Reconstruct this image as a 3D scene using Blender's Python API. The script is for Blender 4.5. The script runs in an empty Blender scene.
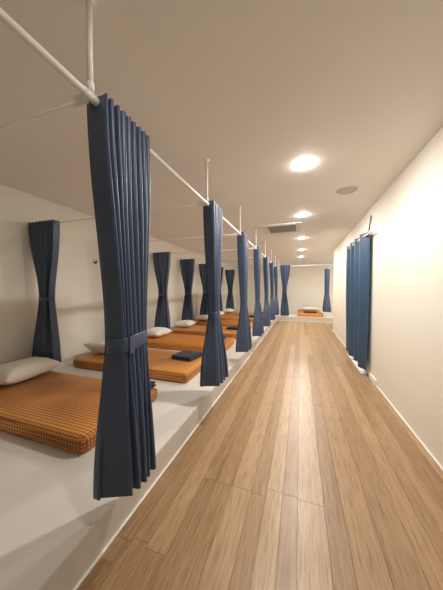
import bpy, bmesh, math, random
from mathutils import Vector, Matrix, noise
random.seed(7)
S = bpy.context.scene
C = S.collection
PI = math.pi

# ---------------------------------------------------------------- camera
cam = bpy.data.cameras.new('camera'); camo = bpy.data.objects.new('camera', cam); C.objects.link(camo)
FPX = 230.0
cam.sensor_fit = 'VERTICAL'; cam.sensor_height = 24.0; cam.lens = FPX / 590.0 * 24.0
cam.clip_start = 0.02
camo.location = (0, 0, 1.30)
camo.rotation_euler = (math.radians(90 - 1.5), 0, math.radians(18.85))
S.camera = camo

# ---------------------------------------------------------------- world, light level
w = bpy.data.worlds.new('world'); S.world = w; w.use_nodes = True
w.node_tree.nodes['Background'].inputs[0].default_value = (0.9, 0.8, 0.7, 1)
w.node_tree.nodes['Background'].inputs[1].default_value = 0.0
S.view_settings.view_transform = 'Standard'; S.view_settings.look = 'None'
S.view_settings.gamma = 1.0; S.view_settings.use_curve_mapping = False
S.view_settings.exposure = 0.90
LAMP_E = 560.0          # glow of the domed ceiling lamps
LAMP_COL = (1.0, 0.94, 0.865)

# ---------------------------------------------------------------- room dimensions
XL, XR = -3.25, 0.985          # left wall, right wall of the corridor
XE = -0.913                    # front of the raised platform
ZC = 2.50                      # ceiling
ZP = 0.18                      # platform top
YB, YEND = -2.2, 12.0          # wall behind the camera, far wall
YRW = 7.93                     # corridor's right wall ends here
YP = 9.75                      # front of the far platform
XA = 2.3                       # right wall of the far alcove
DOOR0, DOOR1, DOORZ = 4.04, 5.12, 2.04
RAILX, RAILZ = -0.832, 2.10
POSTS = [0.75 + 1.263 * k for k in range(8)]

# ---------------------------------------------------------------- materials
def mat(name, col, rough=0.5, metal=0.0, **kw):
    m = bpy.data.materials.new(name); m.use_nodes = True
    b = m.node_tree.nodes['Principled BSDF']
    b.inputs['Base Color'].default_value = (*col, 1)
    b.inputs['Roughness'].default_value = rough
    b.inputs['Metallic'].default_value = metal
    for k, v in kw.items():
        b.inputs[k.replace('_', ' ')].default_value = v
    return m
def N(m, t): return m.node_tree.nodes.new(t)
def L(m, a, b): m.node_tree.links.new(a, b)
def bsdf(m): return m.node_tree.nodes['Principled BSDF']
def add_bump(m, scale, strength, dist=0.01, detail=4, stretch=(1, 1, 1)):
    tc = N(m, 'ShaderNodeTexCoord'); mp = N(m, 'ShaderNodeMapping'); nz = N(m, 'ShaderNodeTexNoise'); bp = N(m, 'ShaderNodeBump')
    mp.inputs['Scale'].default_value = stretch
    nz.inputs['Scale'].default_value = scale; nz.inputs['Detail'].default_value = detail
    bp.inputs['Strength'].default_value = strength; bp.inputs['Distance'].default_value = dist
    L(m, tc.outputs['Object'], mp.inputs[0]); L(m, mp.outputs[0], nz.inputs['Vector'])
    L(m, nz.outputs['Fac'], bp.inputs['Height']); L(m, bp.outputs[0], bsdf(m).inputs['Normal'])
    return nz
def vary(m, a, b, scale=1.5, stretch=(1, 1, 1)):
    tc = N(m, 'ShaderNodeTexCoord'); mp = N(m, 'ShaderNodeMapping'); nz = N(m, 'ShaderNodeTexNoise'); cr = N(m, 'ShaderNodeValToRGB')
    mp.inputs['Scale'].default_value = stretch
    nz.inputs['Scale'].default_value = scale; nz.inputs['Detail'].default_value = 5
    cr.color_ramp.elements[0].position = .3; cr.color_ramp.elements[1].position = .7
    cr.color_ramp.elements[0].color = (*a, 1); cr.color_ramp.elements[1].color = (*b, 1)
    L(m, tc.outputs['Object'], mp.inputs[0]); L(m, mp.outputs[0], nz.inputs['Vector'])
    L(m, nz.outputs['Fac'], cr.inputs[0]); L(m, cr.outputs[0], bsdf(m).inputs['Base Color'])

M = {}
M['wall'] = mat('wall_paint', (.87, .835, .745), .5); vary(M['wall'], (.86, .825, .735), (.88, .845, .755), .8); add_bump(M['wall'], 60, .06, .003)
M['ceil'] = mat('ceiling_paint', (.90, .875, .84), .7); vary(M['ceil'], (.89, .865, .83), (.91, .885, .85), .7)
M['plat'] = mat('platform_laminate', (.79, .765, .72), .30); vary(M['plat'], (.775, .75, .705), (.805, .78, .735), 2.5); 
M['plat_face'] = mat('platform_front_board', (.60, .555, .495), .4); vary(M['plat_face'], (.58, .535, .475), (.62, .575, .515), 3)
M['trim'] = mat('white_trim', (.86, .84, .80), .4)
M['pipe'] = mat('white_pipe', (.93, .92, .89), .3)
M['white_plastic'] = mat('white_plastic', (.82, .80, .76), .4)
M['grille'] = mat('grille_grey', (.42, .40, .37), .5)
M['dark_gap'] = mat('dark_gap', (.08, .075, .07), .8)
M['speaker'] = mat('speaker_mesh', (.60, .57, .53), .6)
M['pillow'] = mat('pillow_cotton', (.86, .84, .80), .85, Sheen_Weight=.2); add_bump(M['pillow'], 9, .35, .02, 3)
M['pad'] = mat('navy_folded_cloth', (.022, .026, .038), .85, Sheen_Weight=.15); add_bump(M['pad'], 30, .4, .006)
M['black'] = mat('black_rubber', (.015, .015, .016), .5)
M['chrome'] = mat('chrome', (.8, .8, .8), .18, 1.0)
M['recess'] = mat('white_tile_and_light_spill', (.85, .85, .87), .3)
M['joint'] = mat('floor_joint', (.30, .20, .12), .7)

def curtain_mat(name, a, b, rough):
    m = mat(name, a, rough, Specular_IOR_Level=.6)
    vary(m, a, b, 6, (1, 1, .15))
    tc = N(m, 'ShaderNodeTexCoord'); wv = N(m, 'ShaderNodeTexNoise'); bp = N(m, 'ShaderNodeBump')
    wv.inputs['Scale'].default_value = 320; wv.inputs['Detail'].default_value = 1
    bp.inputs['Strength'].default_value = .12; bp.inputs['Distance'].default_value = .002
    L(m, tc.outputs['Object'], wv.inputs['Vector']); L(m, wv.outputs['Fac'], bp.inputs['Height']); L(m, bp.outputs[0], bsdf(m).inputs['Normal'])
    return m
M['navy'] = curtain_mat('navy_curtain', (.043, .070, .134), (.050, .080, .150), .36)
M['blue'] = curtain_mat('blue_curtain', (.032, .076, .145), (.038, .086, .160), .55)

# woven gold pattern of the mattress covers
def mattress_mat():
    m = mat('woven_gold_cover', (.5, .2, .04), .5, Sheen_Weight=.1)
    tc = N(m, 'ShaderNodeTexCoord'); sx = N(m, 'ShaderNodeSeparateXYZ'); cr = N(m, 'ShaderNodeValToRGB')
    L(m, tc.outputs['Object'], sx.inputs[0])
    acc = None
    for ax in range(3):
        k = N(m, 'ShaderNodeMath'); k.operation = 'MULTIPLY'; k.inputs[1].default_value = 2 * PI / .028
        sn = N(m, 'ShaderNodeMath'); sn.operation = 'SINE'
        L(m, sx.outputs[ax], k.inputs[0]); L(m, k.outputs[0], sn.inputs[0])
        if acc is None: acc = sn
        else:
            ad = N(m, 'ShaderNodeMath'); ad.operation = 'ADD'; L(m, acc.outputs[0], ad.inputs[0]); L(m, sn.outputs[0], ad.inputs[1]); acc = ad
    mr = N(m, 'ShaderNodeMapRange'); mr.inputs[1].default_value = -1.6; mr.inputs[2].default_value = 1.9
    L(m, acc.outputs[0], mr.inputs[0])
    e = cr.color_ramp.elements
    e[0].position = .10; e[0].color = (.25, .07, .010, 1)
    e[1].position = .92; e[1].color = (.88, .42, .085, 1)
    x = e.new(.55); x.color = (.50, .170, .024, 1)
    bp = N(m, 'ShaderNodeBump'); bp.inputs['Strength'].default_value = .7; bp.inputs['Distance'].default_value = .006
    L(m, mr.outputs[0], cr.inputs[0]); L(m, cr.outputs[0], bsdf(m).inputs['Base Color'])
    L(m, mr.outputs[0], bp.inputs['Height']); L(m, bp.outputs[0], bsdf(m).inputs['Normal'])
    return m
M['mattress'] = mattress_mat()
M['mattress_plain'] = mat('orange_plain_cover', (.50, .19, .035), .5); vary(M['mattress_plain'], (.52, .185, .026), (.60, .225, .036), 25, (1, 3, 1)); add_bump(M['mattress_plain'], 120, .3, .004)
M['piping'] = mat('gold_piping', (.62, .27, .04), .5)

def wood_mat(i, a, b, dark):
    m = mat('oak_plank_%d' % i, a, .34, Specular_IOR_Level=.5)
    tc = N(m, 'ShaderNodeTexCoord'); oi = N(m, 'ShaderNodeObjectInfo')
    ad = N(m, 'ShaderNodeVectorMath'); ad.operation = 'ADD'
    sc = N(m, 'ShaderNodeVectorMath'); sc.operation = 'SCALE'; sc.inputs['Scale'].default_value = 37.0
    cb = N(m, 'ShaderNodeCombineXYZ')
    L(m, oi.outputs['Random'], cb.inputs[0]); L(m, oi.outputs['Random'], cb.inputs[1]); L(m, cb.outputs[0], sc.inputs[0])
    L(m, tc.outputs['Object'], ad.inputs[0]); L(m, sc.outputs[0], ad.inputs[1])
    mp = N(m, 'ShaderNodeMapping'); mp.inputs['Scale'].default_value = (26, 1.1, 1)
    n1 = N(m, 'ShaderNodeTexNoise'); n1.inputs['Scale'].default_value = 1.6; n1.inputs['Detail'].default_value = 6; n1.inputs['Roughness'].default_value = .62
    mp2 = N(m, 'ShaderNodeMapping'); mp2.inputs['Scale'].default_value = (90, 3.2, 1)
    n2 = N(m, 'ShaderNodeTexNoise'); n2.inputs['Scale'].default_value = 2.0; n2.inputs['Detail'].default_value = 4
    L(m, ad.outputs[0], mp.inputs[0]); L(m, mp.outputs[0], n1.inputs['Vector'])
    L(m, ad.outputs[0], mp2.inputs[0]); L(m, mp2.outputs[0], n2.inputs['Vector'])
    cr = N(m, 'ShaderNodeValToRGB'); e = cr.color_ramp.elements
    e[0].position = .30; e[0].color = (*dark, 1); e[1].position = .68; e[1].color = (*b, 1)
    x = e.new(.47); x.color = (*a, 1)
    L(m, n1.outputs['Fac'], cr.inputs[0])
    mx = N(m, 'ShaderNodeMix'); mx.data_type = 'RGBA'; mx.blend_type = 'MULTIPLY'
    cr2 = N(m, 'ShaderNodeValToRGB'); cr2.color_ramp.elements[0].position = .36; cr2.color_ramp.elements[0].color = (.66, .60, .54, 1)
    cr2.color_ramp.elements[1].position = .52; cr2.color_ramp.elements[1].color = (1, 1, 1, 1)
    L(m, n2.outputs['Fac'], cr2.inputs[0])
    mx.inputs[0].default_value = .9
    L(m, cr.outputs[0], mx.inputs[6]); L(m, cr2.outputs[0], mx.inputs[7]); L(m, mx.outputs[2], bsdf(m).inputs['Base Color'])
    bp = N(m, 'ShaderNodeBump'); bp.inputs['Strength'].default_value = .10; bp.inputs['Distance'].default_value = .002
    L(m, n2.outputs['Fac'], bp.inputs['Height']); L(m, bp.outputs[0], bsdf(m).inputs['Normal'])
    return m
WOOD = [wood_mat(0, (.385, .243, .125), (.43, .285, .155), (.300, .180, .085)),
        wood_mat(1, (.43, .285, .158), (.475, .325, .185), (.35, .222, .112)),
        wood_mat(2, (.310, .188, .095), (.365, .232, .122), (.235, .136, .064)),
        wood_mat(3, (.345, .215, .112), (.395, .255, .138), (.265, .158, .076)),
        wood_mat(4, (.475, .322, .185), (.52, .365, .215), (.40, .262, .142))]

def emit_mat(name, strength, col):
    m = mat(name, (1, .95, .85), .4)
    bsdf(m).inputs['Emission Color'].default_value = (*col, 1)
    bsdf(m).inputs['Emission Strength'].default_value = strength
    return m
M['lens'] = emit_mat('downlight_lens', LAMP_E, LAMP_COL)
M['lens_dim'] = emit_mat('downlight_lens_dimmed', LAMP_E * .24, LAMP_COL)

# ---------------------------------------------------------------- mesh helpers
def link(name, verts, faces, m, parent=None, smooth=False):
    me = bpy.data.meshes.new(name); me.from_pydata([tuple(v) for v in verts], [], faces); me.update()
    if smooth:
        for p in me.polygons: p.use_smooth = True
    if m: me.materials.append(m)
    o = bpy.data.objects.new(name, me); C.objects.link(o)
    if parent: o.parent = parent
    return o
def bm_link(name, bm, m, parent=None, smooth=False):
    bmesh.ops.recalc_face_normals(bm, faces=bm.faces[:])
    me = bpy.data.meshes.new(name); bm.to_mesh(me); bm.free()
    if smooth:
        for p in me.polygons: p.use_smooth = True
    if m: me.materials.append(m)
    o = bpy.data.objects.new(name, me); C.objects.link(o)
    if parent: o.parent = parent
    return o
def add_box(bm, x0, x1, y0, y1, z0, z1, bev=0):
    r = bmesh.ops.create_cube(bm, size=1.0)
    for v in r['verts']:
        v.co = Vector((x0 + (v.co.x + .5) * (x1 - x0), y0 + (v.co.y + .5) * (y1 - y0), z0 + (v.co.z + .5) * (z1 - z0)))
    if bev:
        es = list({e for v in r['verts'] for e in v.link_edges})
        bmesh.ops.bevel(bm, geom=es, offset=bev, segments=2, affect='EDGES', profile=.7)
def box(name, x0, x1, y0, y1, z0, z1, m, parent=None, bev=0):
    bm = bmesh.new(); add_box(bm, x0, x1, y0, y1, z0, z1, bev); return bm_link(name, bm, m, parent)
def add_tube(bm, pts, r, seg=14, cap=True):
    pts = [Vector(p) for p in pts]; rings = []
    for i, p in enumerate(pts):
        d = (pts[min(i + 1, len(pts) - 1)] - pts[max(i - 1, 0)]).normalized()
        up = Vector((0, 0, 1)) if abs(d.z) < .9 else Vector((1, 0, 0))
        a = d.cross(up).normalized(); b = d.cross(a).normalized()
        rr = r[i] if isinstance(r, (list, tuple)) else r
        rings.append([bm.verts.new(p + a * rr * math.cos(2 * PI * k / seg) + b * rr * math.sin(2 * PI * k / seg)) for k in range(seg)])
    for q, s in zip(rings, rings[1:]):
        for k in range(seg): bm.faces.new((q[k], q[(k + 1) % seg], s[(k + 1) % seg], s[k]))
    if cap:
        bm.faces.new(rings[0]); bm.faces.new(rings[-1])
def tube(name, pts, r, m, parent=None, seg=14):
    bm = bmesh.new(); add_tube(bm, pts, r, seg); return bm_link(name, bm, m, parent, True)
def lathe(name, prof, m, parent=None, seg=36, loc=(0, 0, 0)):
    vs, fs = [], []
    for (r, z) in prof:
        for k in range(seg): vs.append((loc[0] + r * math.cos(2 * PI * k / seg), loc[1] + r * math.sin(2 * PI * k / seg), loc[2] + z))
    n = len(prof)
    for i in range(n - 1):
        for k in range(seg):
            fs.append((i * seg + k, i * seg + (k + 1) % seg, (i + 1) * seg + (k + 1) % seg, (i + 1) * seg + k))
    if prof[0][0] > 1e-5: pass
    return link(name, vs, fs, m, parent, False)
def thing(name, label, cat, loc=(0, 0, 0), group=None):
    o = bpy.data.objects.new(name, None); C.objects.link(o); o.location = loc; o.empty_display_size = .1
    o['label'] = label; o['category'] = cat
    if group: o['group'] = group
    return o
def tag(o, label, cat, group=None):
    o['label'] = label; o['category'] = cat
    if group: o['group'] = group
    return o
def struct(o, label=None):
    o['kind'] = 'structure'
    if label: o['label'] = label
    return o
def copy_thing(root, loc, label):
    r = root.copy(); C.objects.link(r); r.location = loc; r['label'] = label
    for ch in list(root.children):
        c = ch.copy(); C.objects.link(c); c.parent = r
        for g in list(ch.children):
            d = g.copy(); C.objects.link(d); d.parent = c
    return r

# ---------------------------------------------------------------- the setting
T = .12
struct(box('ceiling', XL - T, XA + T, YB - T, YEND + T, ZC, ZC + .1, M['ceil']), 'cream painted ceiling')
struct(box('wall_left', XL - T, XL, YB - T, YEND + T, -.05, ZC, M['wall']), 'cream wall behind the row of beds')
struct(box('wall_back', XL, XR + T, YB - T, YB, -.05, ZC, M['wall']), 'cream wall behind the viewer')
struct(box('wall_end', XL, XA + T, YEND, YEND + T, -.05, ZC, M['wall']), 'cream wall at the far end of the room')
bm = bmesh.new()
add_box(bm, XR, XR + T, YB, DOOR0, -.05, ZC)
add_box(bm, XR, XR + T, DOOR1, YRW, -.05, ZC)
add_box(bm, XR, XR + T, DOOR0, DOOR1, DOORZ, ZC)
struct(bm_link('wall_right', bm, M['wall']), 'long cream wall along the corridor with a curtained doorway')
struct(box('wall_alcove', XR + T, XA, YRW - T, YRW, -.05, ZC, M['wall']))
struct(box('wall_alcove_side', XA, XA + T, YRW - T, YEND, -.05, ZC, M['wall']))
# room behind the doorway curtain
bm = bmesh.new()
add_box(bm, XR + T, 2.2, DOOR0 - .36, DOOR0 - .3, -.05, ZC)
add_box(bm, XR + T, 2.2, DOOR1 + .3, DOOR1 + .36, -.05, ZC)
add_box(bm, 2.2, 2.26, DOOR0 - .36, DOOR1 + .36, -.05, ZC)
struct(bm_link('wall_doorway_room', bm, M['wall']), 'white walls of the small room behind the blue doorway curtain')
struct(box('light_spill_strip', XR - .085, XR, DOOR0 - .05, DOOR1, -.004, .010, M['recess'], None, .003), 'pale strip standing in for light spilled from under the blue doorway curtain')  # light spilling out under the curtain, done as a pale strip on the floor
struct(box('floor_doorway_room', XR - .0, 2.2, DOOR0 - .3, DOOR1 + .3, -.05, .012, M['recess']), 'pale floor behind the blue doorway curtain')

# corridor floor: sub-floor and planks
sub = struct(box('floor', XE - .05, XA, YB, YP + .05, -.05, -.008, M['joint']), 'oak plank floor of the corridor')
def plank(x0, x1, y0, y1, m):
    g = .0005
    bm = bmesh.new()
    cx, cy = (x0 + x1) / 2, (y0 + y1) / 2
    add_box(bm, x0 - cx + g, x1 - cx - g, y0 - cy + g, y1 - cy - g, -.012, 0)
    top = [e for e in bm.edges if all(abs(v.co.z) < 1e-6 for v in e.verts)]
    bmesh.ops.bevel(bm, geom=top, offset=.0007, segments=1, affect='EDGES')
    o = bm_link('plank', bm, m, sub); o.location = (cx, cy, 0)
    return o
widths = []
x = XE
rw = random.Random(21)
while x < XA - .02:
    wd = rw.choice([.075, .10, .13, .09, .15, .11])
    if XA - x - wd < .07: wd = XA - x
    widths.append((x, x + wd)); x += wd
last = -1
PL = 2.05
for i, (a, b) in enumerate(widths):
    off = [1.10, 1.10, 1.10, 1.58, 1.58, 1.58, 1.58, 1.62, 1.62, 1.62, .85, .85, .85, .30, .30][i % 15] + rw.uniform(-.012, .012)
    y = YB + off - PL
    kc = rw.choice([0, 1, 2, 3, 4])
    if kc == last: kc = (kc + 2) % 5
    last = kc
    while y < YP:
        y0, y1 = max(y, YB), min(y + PL, YP)
        if a >= XR - .02: y0 = max(y0, YRW)
        k = kc if rw.random() < .85 else rw.choice([0, 1, 3])
        bb = min(b, XR) if (y0 < YRW and b > XR) else b
        if y1 - y0 > .03 and bb - a > .02: plank(a, bb, y0, y1, WOOD[k])
        y += PL

# raised platform: runs along the left wall and across the far end
bm = bmesh.new()
pts = [(XL, YB), (XE, YB), (XE, YP), (XA, YP), (XA, YEND), (XL, YEND)]
lo = [bm.verts.new((x, y, -.05)) for x, y in pts]; hi = [bm.verts.new((x, y, ZP)) for x, y in pts]
bm.faces.new(hi); bm.faces.new(lo[::-1])
for i in range(6):
    j = (i + 1) % 6; bm.faces.new((lo[i], lo[j], hi[j], hi[i]))
edg = [e for e in bm.edges if all(v.co.z > .1 for v in e.verts) and (all(abs(v.co.x - XE) < 1e-4 for v in e.verts) or all(abs(v.co.y - YP) < 1e-4 for v in e.verts))]
bmesh.ops.bevel(bm, geom=edg, offset=.006, segments=2, affect='EDGES')
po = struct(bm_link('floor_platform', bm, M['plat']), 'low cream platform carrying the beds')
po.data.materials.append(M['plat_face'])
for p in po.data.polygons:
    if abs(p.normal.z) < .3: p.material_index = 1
bm = bmesh.new()
add_box(bm, XE, XE + .012, YB, YP, 0, .010, .002); add_box(bm, XE, XA, YP - .012, YP, 0, .010, .002)
struct(bm_link('trim_1', bm, M['trim']), 'thin white strip along the foot of the platform')
bm = bmesh.new()
add_box(bm, XR - .012, XR, YB, 3.56, 0, .010, .002); add_box(bm, XR - .012, XR, DOOR1, YRW, 0, .010, .002)
struct(bm_link('trim_2', bm, M['trim']), 'thin white strip along the foot of the right wall')
struct(box('baseboard_right', XR - .022, XR, 3.56, 3.87, 0, .075, M['trim'], None, .004), 'short white skirting block beside the doorway curtain')
bm = bmesh.new()
add_box(bm, XR - .004, XR + T + .004, DOOR0, DOOR0 + .03, 0, DOORZ); add_box(bm, XR - .004, XR + T + .004, DOOR1 - .03, DOOR1, 0, DOORZ)
add_box(bm, XR - .004, XR + T + .004, DOOR0 + .03, DOOR1 - .03, DOORZ - .03, DOORZ)
struct(bm_link('trim_3', bm, M['trim']), 'white frame of the doorway behind the blue curtain')

# ---------------------------------------------------------------- downlights
for i, y in enumerate([2.38, 4.0, 5.78, 7.5, 9.05, .62]):
    t = thing('downlight', ['lit round ceiling downlight over the corridor, nearest of those in view and largest', 'second lit ceiling downlight in the row over the corridor', 'third lit ceiling downlight in the row over the corridor', 'fourth lit ceiling downlight in the row over the corridor', 'fifth and smallest lit ceiling downlight in the row', 'ceiling downlight above the near floor, out of the picture'][i], 'downlight', (.03, y, ZC), 'downlights over the corridor')
    lathe('trim_ring', [(.0585, -.003), (.062, -.0022), (.066, -.0012), (.068, 0)], M['white_plastic'], t)
    lathe('lens', [(.0001, -.0105), (.018, -.0102), (.034, -.0092), (.047, -.0075), (.055, -.0055), (.058, -.003)], M['lens_dim'] if i == 5 else M['lens'], t)
t = thing('downlight', 'added round ceiling downlight, out of sight in the alcove right of the end bed', 'downlight', (1.65, 9.6, ZC))  # unseen lamp, added to brighten the far end of the room
lathe('trim_ring', [(.0585, -.003), (.062, -.0022), (.066, -.0012), (.068, 0)], M['white_plastic'], t)
lathe('lens', [(.0001, -.0105), (.018, -.0102), (.034, -.0092), (.047, -.0075), (.055, -.0055), (.058, -.003)], M['lens'], t)
# lamp in the little room behind the doorway curtain
t = thing('ceiling_lamp', 'cool white ceiling lamp in the room behind the blue doorway curtain', 'lamp', (1.65, 4.5, ZC))
lathe('lamp_body', [(.11, 0), (.11, -.03), (.09, -.045), (.0001, -.05)], M['white_plastic'], t)
ld = bpy.data.lights.new('doorway_lamp', 'AREA'); ld.shape = 'DISK'; ld.size = .18; ld.energy = 9; ld.color = (.93, .93, 1.0)
lo_ = bpy.data.objects.new('doorway_lamp', ld); C.objects.link(lo_); lo_.location = (1.65, 4.5, ZC - .06)

# ---------------------------------------------------------------- ceiling cassette and speaker
ac = thing('air_conditioner', 'white square ceiling cassette with a grey slatted intake grille', 'air conditioner', (-.345, 4.74, ZC))
h, g = .36, .255
bm = bmesh.new()
for (x0, x1, y0, y1) in [(-h, h, -h, -g), (-h, h, g, h), (-h, -g, -g, g), (g, h, -g, g)]:
    add_box(bm, x0, x1, y0, y1, -.016, 0, .004)
bm_link('panel', bm, M['white_plastic'], ac)
box('grille_backing', -g, g, -g, g, -.008, 0, M['dark_gap'], ac)
for k in range(14):
    y = -g + .02 + k * (2 * g - .04) / 13
    box('grille_slat', -g + .004, g - .004, y - .010, y + .010, -.015, -.009, M['grille'], ac)
for (x0, x1, y0, y1) in [(-.25, .25, -.335, -.28), (-.25, .25, .28, .335), (-.335, -.28, -.24, .24), (.28, .335, -.24, .24)]:
    box('louver', x0, x1, y0, y1, -.020, -.0155, M['white_plastic'], ac, .002)
sp = thing('ceiling_speaker', 'flat round grey speaker set in the ceiling near the right wall', 'speaker', (.525, 3.16, ZC))
lathe('rim', [(.118, 0), (.118, -.006), (.112, -.010), (.106, -.010), (.106, -.004)], M['speaker'], sp)
lathe('mesh_cover', [(.106, -.006), (.06, -.010), (.0001, -.012)], M['speaker'], sp)

# ---------------------------------------------------------------- rails and hangers
nth = ['first', 'second', 'third', 'fourth', 'fifth', 'sixth', 'seventh', 'eighth']
rail = thing('curtain_rail', 'long white pipe rail running above the platform edge', 'curtain rail', (RAILX, 0, RAILZ))
tube('pipe', [(0, YB + .002, 0), (0, POSTS[7] + .05, 0)], .0135, M['pipe'], rail)
for y in POSTS:
    tube('tee_fitting', [(0, y - .035, 0), (0, y + .035, 0)], .0175, M['pipe'], rail)
for i, y in enumerate(POSTS):
    t = thing('ceiling_hanger', 'white vertical pipe from ceiling to the long rail, %s from the viewer' % nth[i], 'hanger pipe', (RAILX, y, ZC), 'hanger pipes of the long rail')
    tube('pole', [(0, 0, -.004), (0, 0, RAILZ - ZC + .019)], .0115, M['pipe'], t)
    lathe('flange', [(.0116, -.022), (.016, -.022), (.018, -.006), (.028, -.005), (.029, 0)], M['pipe'], t, 24)
    tube('collar', [(0, 0, RAILZ - ZC + .055), (0, 0, RAILZ - ZC + .02)], .0155, M['pipe'], t)
    box('bracket', -.095, -.014, -.004, .004, RAILZ - ZC - .022, RAILZ - ZC + .024, M['pipe'], t, .002)
    c = thing('cross_rail', 'thin white rail from hanger to left wall above the beds, %s from the viewer' % nth[i], 'curtain rail', (XL, y, RAILZ), 'cross rails between the beds')
    tube('rod', [(.001, 0, 0), (RAILX - XL - .085, 0, 0)], .0055, M['pipe'], c)
    bm = bmesh.new(); add_tube(bm, [(.0005, 0, 0), (.008, 0, 0)], .022, 18); bm_link('wall_flange', bm, M['pipe'], c)
t = thing('end_rail', 'white rail crossing the corridor near its far end', 'curtain rail', (RAILX, POSTS[6], RAILZ))
tube('rod', [(.016, 0, 0), (XA - RAILX, 0, 0)], .009, M['pipe'], t)
t = thing('alcove_rail', 'thin white rail to the far wall above the end bed', 'curtain rail', (1.04, POSTS[6], RAILZ))
tube('rod', [(0, .016, 0), (0, YEND - POSTS[6], 0)], .011, M['pipe'], t)

# ---------------------------------------------------------------- curtains
def sm(t): t = max(0, min(1, t)); return t * t * (3 - 2 * t)
def drape(name, parent, m, A, B, z0, z1, W, Am, n, anchor, seed, tie=None, lean=(0, 0), twist=0.0, rows=48, per=10, pl=(.017, .012, .022)):
    """gathered cloth: a flattened loop of pleats hung along direction A, round the rail; W, Am, pl = (top, tie, bottom)"""
    r = random.Random(seed)
    jit = [r.uniform(.55, 1.25) for _ in range(4 * n + 4)]
    wid = [r.uniform(-.12, .12) for _ in range(4 * n + 4)]
    ph = [r.uniform(0, 6.28) for _ in range(4)]
    nf = n * per; nr = 5
    loop = []                                              # (u along 0..1, v across -1..1, pleat weight, pleat phase index)
    for i in range(nr): loop.append((0.0, -1 + 2 * i / nr, 0, 0, -1))
    for i in range(nf): loop.append((i / nf, 1.0, 1, i / per, 1))
    for i in range(nr): loop.append((1.0, 1 - 2 * i / nr, 0, 0, 1))
    for i in range(nf): loop.append((1 - i / nf, -1.0, 1, n + 1 + i / per, -1))
    vs, fs = [], []; nl = len(loop)
    for j in range(rows + 1):
        tt = j / rows; z = z1 + (z0 - z1) * tt
        if tie and z > tie:
            e = sm((z1 - z) / (z1 - tie)) ** 1.25; i0, i1 = 0, 1
        elif tie:
            q = min(1.0, (tie - z) / (tie - z0)); e = sm(q) * .5 + (1 - (1 - q) ** 2.0) * .5; i0, i1 = 1, 2
        else:
            e = tt; i0, i1 = 0, 2
        wv = W[i0] + (W[i1] - W[i0]) * e; av = Am[i0] + (Am[i1] - Am[i0]) * e; pv = pl[i0] + (pl[i1] - pl[i0]) * e
        for (u, v, wgt, uu, sd) in loop:
            a = (u - anchor) * wv + anchor * W[0]
            b = v * av
            if wgt:
                k = int(uu); fr = uu - k
                edge = min(1.0, u * n, (1 - u) * n) if n > 1 else 1
                c = .5 + .5 * math.cos(2 * PI * uu)        # 1 on the crest, 0 in the valley
                c2 = .5 + .5 * math.cos(PI * uu); mixf = .75 * sm((tt - .62) / .3) if tie else 0
                c = c * (1 - mixf) + c2 * mixf              # folds merge towards the hem
                c = c ** .75
                b -= sd * (1 - c) * 2 * pv * jit[k] 
                a += (wv / n) * (.13 * math.sin(2 * PI * uu) * jit[k + 1] + wid[k] * math.sin(PI * fr) ** 2)
            a += .005 * math.sin(5 * tt + ph[0] + 9 * u) * min(1, tt * 4)
            b += .006 * math.sin(4 * tt + ph[1] + 7 * u) * min(1, tt * 4)
            a += lean[0] * tt + twist * v * (1 - u) * sm((tt - .55) / .45); b += lean[1] * tt
            zz = z + (.006 * math.sin(5 * u + ph[2]) if j == rows else 0) + (.004 * math.cos(2 * PI * uu) * wgt if j == 0 else 0)
            vs.append((A[0] * a + B[0] * b, A[1] * a + B[1] * b, zz))
    for j in range(rows):
        for i in range(nl):
            p, q = j * nl + i, j * nl + (i + 1) % nl
            fs.append((p, q, q + nl, p + nl))
    return link(name, vs, fs, m, parent, True)
def sheet(name, parent, m, A, B, z0, z1, W, amp, n, seed, phase, rows=40, per=22):
    """single layer of cloth waving from eyelet to eyelet"""
    r = random.Random(seed); ph = [r.uniform(0, 6.28) for _ in range(3)]; vs, fs = [], []; ns = n * per
    for j in range(rows + 1):
        tt = j / rows
        for i in range(ns + 1):
            u = i / ns
            a = u * W + .012 * math.sin(3 * tt + 8 * u + ph[0]) * tt
            b = amp * math.cos(2 * PI * n * u + phase) * (1 - .15 * tt) + .012 * math.sin(4 * tt + 11 * u + ph[1]) * tt
            vs.append((A[0] * a + B[0] * b, A[1] * a + B[1] * b, z1 + (z0 - z1) * tt + (.012 * math.sin(6 * u + ph[2]) if j == rows else 0)))
    for j in range(rows):
        for i in range(ns):
            p = j * (ns + 1) + i; fs.append((p, p + 1, p + ns + 2, p + ns + 1))
    o = link(name, vs, fs, m, parent, True)
    md = o.modifiers.new('thickness', 'SOLIDIFY'); md.thickness = .003; md.offset = 0
    return o
def band(name, parent, m, A, B, z, w, d, ca, cb, hgt=.055, tilt=0.0, seg=40):
    """tie-back looped round the waist of a curtain"""
    vs, fs = [], []
    prof = [(0, -.5), (.002, -.42), (.003, 0), (.002, .42), (0, .5), (-.004, .42), (-.004, -.42)]
    np_ = len(prof)
    for k in range(seg):
        an = 2 * PI * k / seg
        ca_, sa = math.cos(an), math.sin(an)
        sx = math.copysign(abs(ca_) ** .6, ca_); sy = math.copysign(abs(sa) ** .6, sa)
        for (o_, h_) in prof:
            a = ca + sx * (w / 2 + o_ + .004); b = cb + sy * (d / 2 + o_ + .004)
            zz = z + h_ * hgt * (1 - .25 * max(0, sx)) + tilt * sx
            vs.append((A[0] * a + B[0] * b, A[1] * a + B[1] * b, zz))
    for k in range(seg):
        for i in range(np_):
            fs.append((k * np_ + i, ((k + 1) % seg) * np_ + i, ((k + 1) % seg) * np_ + (i + 1) % np_, k * np_ + (i + 1) % np_))
    return link(name, vs, fs, m, parent, True)

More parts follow.
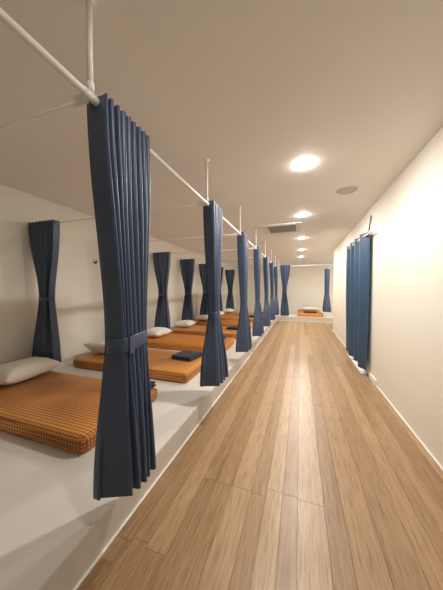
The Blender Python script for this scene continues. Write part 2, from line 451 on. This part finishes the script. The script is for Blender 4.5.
AY, BX = (0, 1), (1, 0)
AX, BY = (1, 0), (0, 1)
ZB = .365
for i in range(7):
    y = POSTS[i]
    lab = ('navy curtain tied at the waist on the long rail, %s' % ['largest and nearest the viewer', 'second from the viewer', 'third from the viewer', 'fourth from the viewer', 'fifth from the viewer', 'sixth from the viewer', 'seventh and farthest'][i])
    t = thing('bay_curtain', lab, 'curtain', (RAILX, y + .03, 0), 'tied curtains along the platform edge')
    near = i == 0
    Wt, Ww, Wb = (.290, .180, .215) if near else (.27, .13, .31)
    At, Aw, Ab = (.056, .056, .080) if near else (.054, .040, .088)
    tie = 1.045; an = .60 if near else .5
    drape('drape', t, M['navy'], AY, BX, ZB - (.035 if near else 0), RAILZ + (.022 if near else .035), (Wt, Ww, Wb), (At, Aw, Ab), 8 if near else 6, an, 40 + i, tie, lean=(0, .025), twist=.035)
    ctr = an * Wt + (.5 - an) * Ww
    tb = band('tie_back', t, M['navy'], AY, BX, tie, Ww + .004, 2 * Aw + .002, ctr, .014, .074, .012)
    kb = box('strap_end', BX[0] * (Aw + .016), BX[0] * (Aw + .026), ctr - Ww / 2 + .028, ctr - Ww / 2 + .062, tie - .052, tie + .032, M['navy'], tb, .0035)
for i in range(1, 8):
    y = POSTS[i]
    t = thing('wall_curtain', 'dark navy tied curtain gathered against the left wall, %s from the viewer' % nth[i - 1], 'curtain', (XL + .02, y, 0), 'tied curtains at the wall between beds')
    Wt = .42
    t.location.x += .13 if i == 7 else (.0 if i == 1 else .03)
    tie = 1.17
    drape('drape', t, M['navy'], AX, BY, .36, RAILZ + .035, (Wt, .18, .36), (.045, .040, .055), 7, .60, 80 + i, tie)
    band('tie_back', t, M['navy'], AX, BY, tie, .19, .09, .60 * Wt + (.5 - .60) * .18, 0, .05, .0)
t = thing('end_curtain', 'navy tied curtain on the rail crossing the corridor end', 'curtain', (-.66, POSTS[6], 0))
drape('drape', t, M['navy'], AX, BY, ZB, RAILZ + .03, (.33, .14, .28), (.045, .035, .05), 6, .4, 131, 1.17)
band('tie_back', t, M['navy'], AX, BY, 1.17, .15, .08, .4 * .33 + .1 * .14, 0, .05)
t = thing('alcove_curtain', 'narrow navy tied curtain beside the end bed, by the right wall', 'curtain', (1.02, 9.9, 0))
drape('drape', t, M['navy'], AY, BX, .40, RAILZ + .0, (.36, .24, .42), (.075, .075, .14), 5, .4, 151, 1.12)
band('tie_back', t, M['navy'], AY, BX, 1.12, .25, .16, .4 * .36 + .1 * .24, 0, .05)

# doorway curtain on the right wall: rod with finials, rings, cloth
DX = XR - .075
dr = thing('doorway_rod', 'slim metal rod above the doorway on the right wall', 'curtain rod', (DX, 0, 2.09))
tube('rod', [(0, 3.68, 0), (0, 5.42, 0)], .011, M['pipe'], dr)
for y in (3.68, 5.42): lathe('finial', [(.0001, -.016), (.012, -.010), (.016, 0), (.012, .010), (.0001, .016)], M['pipe'], dr, 16, (0, y, 0))
for y in (3.74, 5.36):
    bm = bmesh.new(); add_tube(bm, [(.0, y, 0), (.074, y, 0)], .007, 10); add_tube(bm, [(.068, y, 0), (.0745, y, 0)], .022, 16); bm_link('bracket', bm, M['pipe'], dr)
dc = thing('doorway_curtain', 'full-length blue eyelet curtain hanging over the doorway on the right wall', 'curtain', (DX, 3.84, 0))
sheet('drape', dc, M['blue'], AY, (-1, 0), .085, 2.135, 1.40, .048, 4, 171, PI * .75)
for k in range(8):
    u = ((k + .5) * PI - PI * .75) / (2 * PI * 4)
    if u < 0: u += 1.0
    y = u * 1.40
    bm = bmesh.new(); segs, ring = 24, []
    for q in range(segs):
        an = 2 * PI * q / segs
        ring.append([bm.verts.new(((.027 + .007 * math.cos(2 * PI * p / 8)) * math.cos(an), y + .007 * math.sin(2 * PI * p / 8), 2.09 + (.027 + .007 * math.cos(2 * PI * p / 8)) * math.sin(an))) for p in range(8)])
    for q in range(segs):
        for p in range(8): bm.faces.new((ring[q][p], ring[(q + 1) % segs][p], ring[(q + 1) % segs][(p + 1) % 8], ring[q][(p + 1) % 8]))
    bm_link('eyelet', bm, M['chrome'], dc, True)
tag(tube('cable', [(XR - .055, 3.93, 2.13), (XR - .03, 3.93, 2.17), (XR - .022, 3.94, 2.24), (XR - .012, 3.93, 2.32), (XR - .010, 3.92, 2.375)], .0085, M['black'], None, 10), 'short black cable curling up the wall above the doorway curtain', 'cable')
t = thing('wall_hook', 'small black hook on the left wall above the second bed', 'hook', (XL, 2.95, 1.75))
box('plate', .001, .012, -.018, .018, -.02, .05, M['white_plastic'], t, .003)
tube('hook', [(.01, 0, .0), (.035, 0, -.016), (.055, 0, -.008), (.062, 0, .024)], .014, M['black'], t, 10)

# ---------------------------------------------------------------- beds
def rounded_slab(name, m, lx, ly, hz, parent, rad=.035, puff=.006, nx=30, ny=16, nz=6, seed=1):
    vs, fs, idx = [], [], {}
    def vid(i, j, k):
        if (i, j, k) in idx: return idx[(i, j, k)]
        p = Vector(((i / nx - .5) * lx, (j / ny - .5) * ly, k / nz * hz))
        q = Vector((max(-lx / 2 + rad, min(lx / 2 - rad, p.x)), max(-ly / 2 + rad, min(ly / 2 - rad, p.y)), max(rad, min(hz - rad, p.z))))
        d = p - q
        if d.length > 1e-6: p = q + d.normalized() * rad
        f = (1 - (2 * p.x / lx) ** 4) * (1 - (2 * p.y / ly) ** 4)
        if k == nz: p.z += puff * f + .006 * noise.noise(Vector((p.x * 3, p.y * 4, seed * 7.1))) * f
        if k == 0: p.z = 0 if p.z < .012 else p.z
        nn = .010 * noise.noise(Vector((p.x * 2.5, p.y * 2.5, seed * 3.3 + 4)))
        if i in (0, nx): p.x += nn
        if j in (0, ny): p.y += nn
        idx[(i, j, k)] = len(vs); vs.append(p); return idx[(i, j, k)]
    for i in range(nx):
        for j in range(ny):
            fs.append((vid(i, j, nz), vid(i + 1, j, nz), vid(i + 1, j + 1, nz), vid(i, j + 1, nz)))
            fs.append((vid(i, j, 0), vid(i, j + 1, 0), vid(i + 1, j + 1, 0), vid(i + 1, j, 0)))
    for k in range(nz):
        for i in range(nx):
            fs.append((vid(i, 0, k), vid(i + 1, 0, k), vid(i + 1, 0, k + 1), vid(i, 0, k + 1)))
            fs.append((vid(i, ny, k), vid(i, ny, k + 1), vid(i + 1, ny, k + 1), vid(i + 1, ny, k)))
        for j in range(ny):
            fs.append((vid(0, j, k), vid(0, j, k + 1), vid(0, j + 1, k + 1), vid(0, j + 1, k)))
            fs.append((vid(nx, j, k), vid(nx, j + 1, k), vid(nx, j + 1, k + 1), vid(nx, j, k + 1)))
    return link(name, vs, fs, m, parent, True)
def piping(name, m, lx, ly, z, parent, r=.005, rad=.05):
    pts = []
    for (cx, cy, a0) in [(lx / 2 - rad, ly / 2 - rad, 0), (-lx / 2 + rad, ly / 2 - rad, PI / 2), (-lx / 2 + rad, -ly / 2 + rad, PI), (lx / 2 - rad, -ly / 2 + rad, 1.5 * PI)]:
        for q in range(6):
            a = a0 + q / 5 * PI / 2; pts.append((cx + rad * math.cos(a), cy + rad * math.sin(a), z))
    pts.append(pts[0]); return tube(name, pts, r, m, parent, 8)
def make_mattress(label, loc, m, lx, ly, hz, seed, group):
    t = thing('mattress', label, 'mattress', loc, group)
    rounded_slab('cover', m, lx, ly, hz, t, seed=seed)
    piping('piping', M['piping'], lx - .012, ly - .012, hz - .018, t)
    piping('piping', M['piping'], lx - .012, ly - .012, .02, t)
    return t
def make_pillow(label, loc, rz, lx, ly, hz, seed, group, curl=0.0, tiltx=0.0):
    n = 22; vs, fs = [], []
    r = random.Random(seed)
    for side in (1, -1):
        for i in range(n + 1):
            for j in range(n + 1):
                u, v = 2 * i / n - 1, 2 * j / n - 1
                pin = 1 - .10 * (1 - abs(v) ** 2.2) * abs(u) ** 3 ; pin2 = 1 - .08 * (1 - abs(u) ** 2.2) * abs(v) ** 3
                h_ = ((1 - abs(u) ** 3.2) * (1 - abs(v) ** 3.2)) ** .55
                wr = .012 * noise.noise(Vector((u * 2.2, v * 2.2, seed * 5.3 + side))) * h_
                z = side * h_ * hz / 2 * (1.0 if side > 0 else .8) + wr + hz * .40
                z += curl * (abs(v) ** 2.4)
                vs.append((u * lx / 2 * pin, v * ly / 2 * pin2, z))
    m1 = (n + 1) ** 2
    for i in range(n):
        for j in range(n):
            a = i * (n + 1) + j
            fs.append((a, a + n + 1, a + n + 2, a + 1)); fs.append((m1 + a, m1 + a + 1, m1 + a + n + 2, m1 + a + n + 1))
    bm = bmesh.new()
    bv = [bm.verts.new(v) for v in vs]
    for f in fs: bm.faces.new([bv[k] for k in f])
    bmesh.ops.remove_doubles(bm, verts=bm.verts[:], dist=.0015)
    zmin = min(v.co.z for v in bm.verts)
    for v in bm.verts: v.co.z -= zmin
    o = bm_link('pillow', bm, M['pillow'], None, True); o.location = loc; o.rotation_euler = (0, tiltx, rz)
    return tag(o, label, 'pillow', group)
def make_pad(label, loc, rz, lx, ly, group, seed):
    """cloth folded in layers: one continuous sheet folded over itself"""
    t = thing('folded_cloth', label, 'folded cloth', loc, group); t.rotation_euler = (0, 0, rz)
    r = random.Random(seed)
    for k in range(3):
        dx, dy = r.uniform(-.012, .012), r.uniform(-.01, .01)
        o = rounded_slab('fold', M['pad'], lx - .012 * k, ly - .012 * k, .017, t, rad=.008, puff=.003, nx=14, ny=12, nz=3, seed=seed + k)
        o.location = (dx, dy, .0155 * k)
    return t

LX, LY, HZ = 1.84, .87, .12
where = ['largest and nearest the viewer', 'second from the viewer, half behind the near curtain', 'third from the viewer', 'fourth from the viewer', 'fifth from the viewer', 'sixth from the viewer', 'seventh and farthest in the row']
XF = [-1.36, -1.25, -1.25, -1.25, -1.27, -1.26, -1.26]
for i in range(7):
    yc = 1.12 + LY / 2 + 1.275 * i
    kind = M['mattress'] if i in (0, 1, 3, 5) else M['mattress_plain']
    make_mattress('orange %s mattress on the platform, %s' % ('gold-patterned' if i in (0, 1) else 'fabric', where[i]), (XF[i] - LX / 2, yc, ZP), kind, LX, LY, HZ, i + 1, 'mattresses along the left wall')
    zt = ZP + HZ + .010
    pl = ['white pillow on the nearest mattress, cut by the picture edge', 'crumpled white pillow with upturned end behind the near curtain'] + ['white pillow on the %s mattress from the viewer' % nth[k] for k in range(2, 7)]
    make_pillow(pl[i], (XF[i] - LX + (.24 if i else .30), yc + (.12 if i == 0 else .04 if i > 1 else -.02), zt), [.10, .12, -.08, .05, .0, .1, -.06][i], [.42, .40][i > 0], .62 if i == 0 else .54, .21 if i == 0 else .18, i + 3, 'pillows on the mattresses', curl=.11 if i == 1 else .0)
    pd = ['dark navy folded cloth on the corner of the nearest mattress', 'dark navy folded cloth on the patterned second mattress, in full view'] + ['dark navy folded cloth on the foot of the %s mattress' % nth[k] for k in range(2, 7)]
    make_pad(pd[i], (XF[i] - (.135 if i == 0 else .30), yc + (.285 if i == 0 else .17), zt), [.05, -.12, .06, 0, .05, -.05, .04][i], .24 if i == 0 else .33, .30 if i == 0 else .36, 'folded cloths on the mattresses', 300 + 7 * i)
# bed on the far platform, foot towards the viewer
t = make_mattress('small looking orange mattress on the platform at the far end', (.40, 10.85, ZP), M['mattress_plain'], 1.86, .98, HZ, 21, None)
t.rotation_euler = (0, 0, PI / 2)
make_pillow('white pillow on the mattress at the far end', (.42, 11.45, ZP + HZ + .010), PI / 2 + .05, .40, .74, .17, 31, None)
make_pad('dark navy folded cloth on the mattress at the far end', (.42, 10.30, ZP + HZ + .010), 0, .50, .34, None, 41)
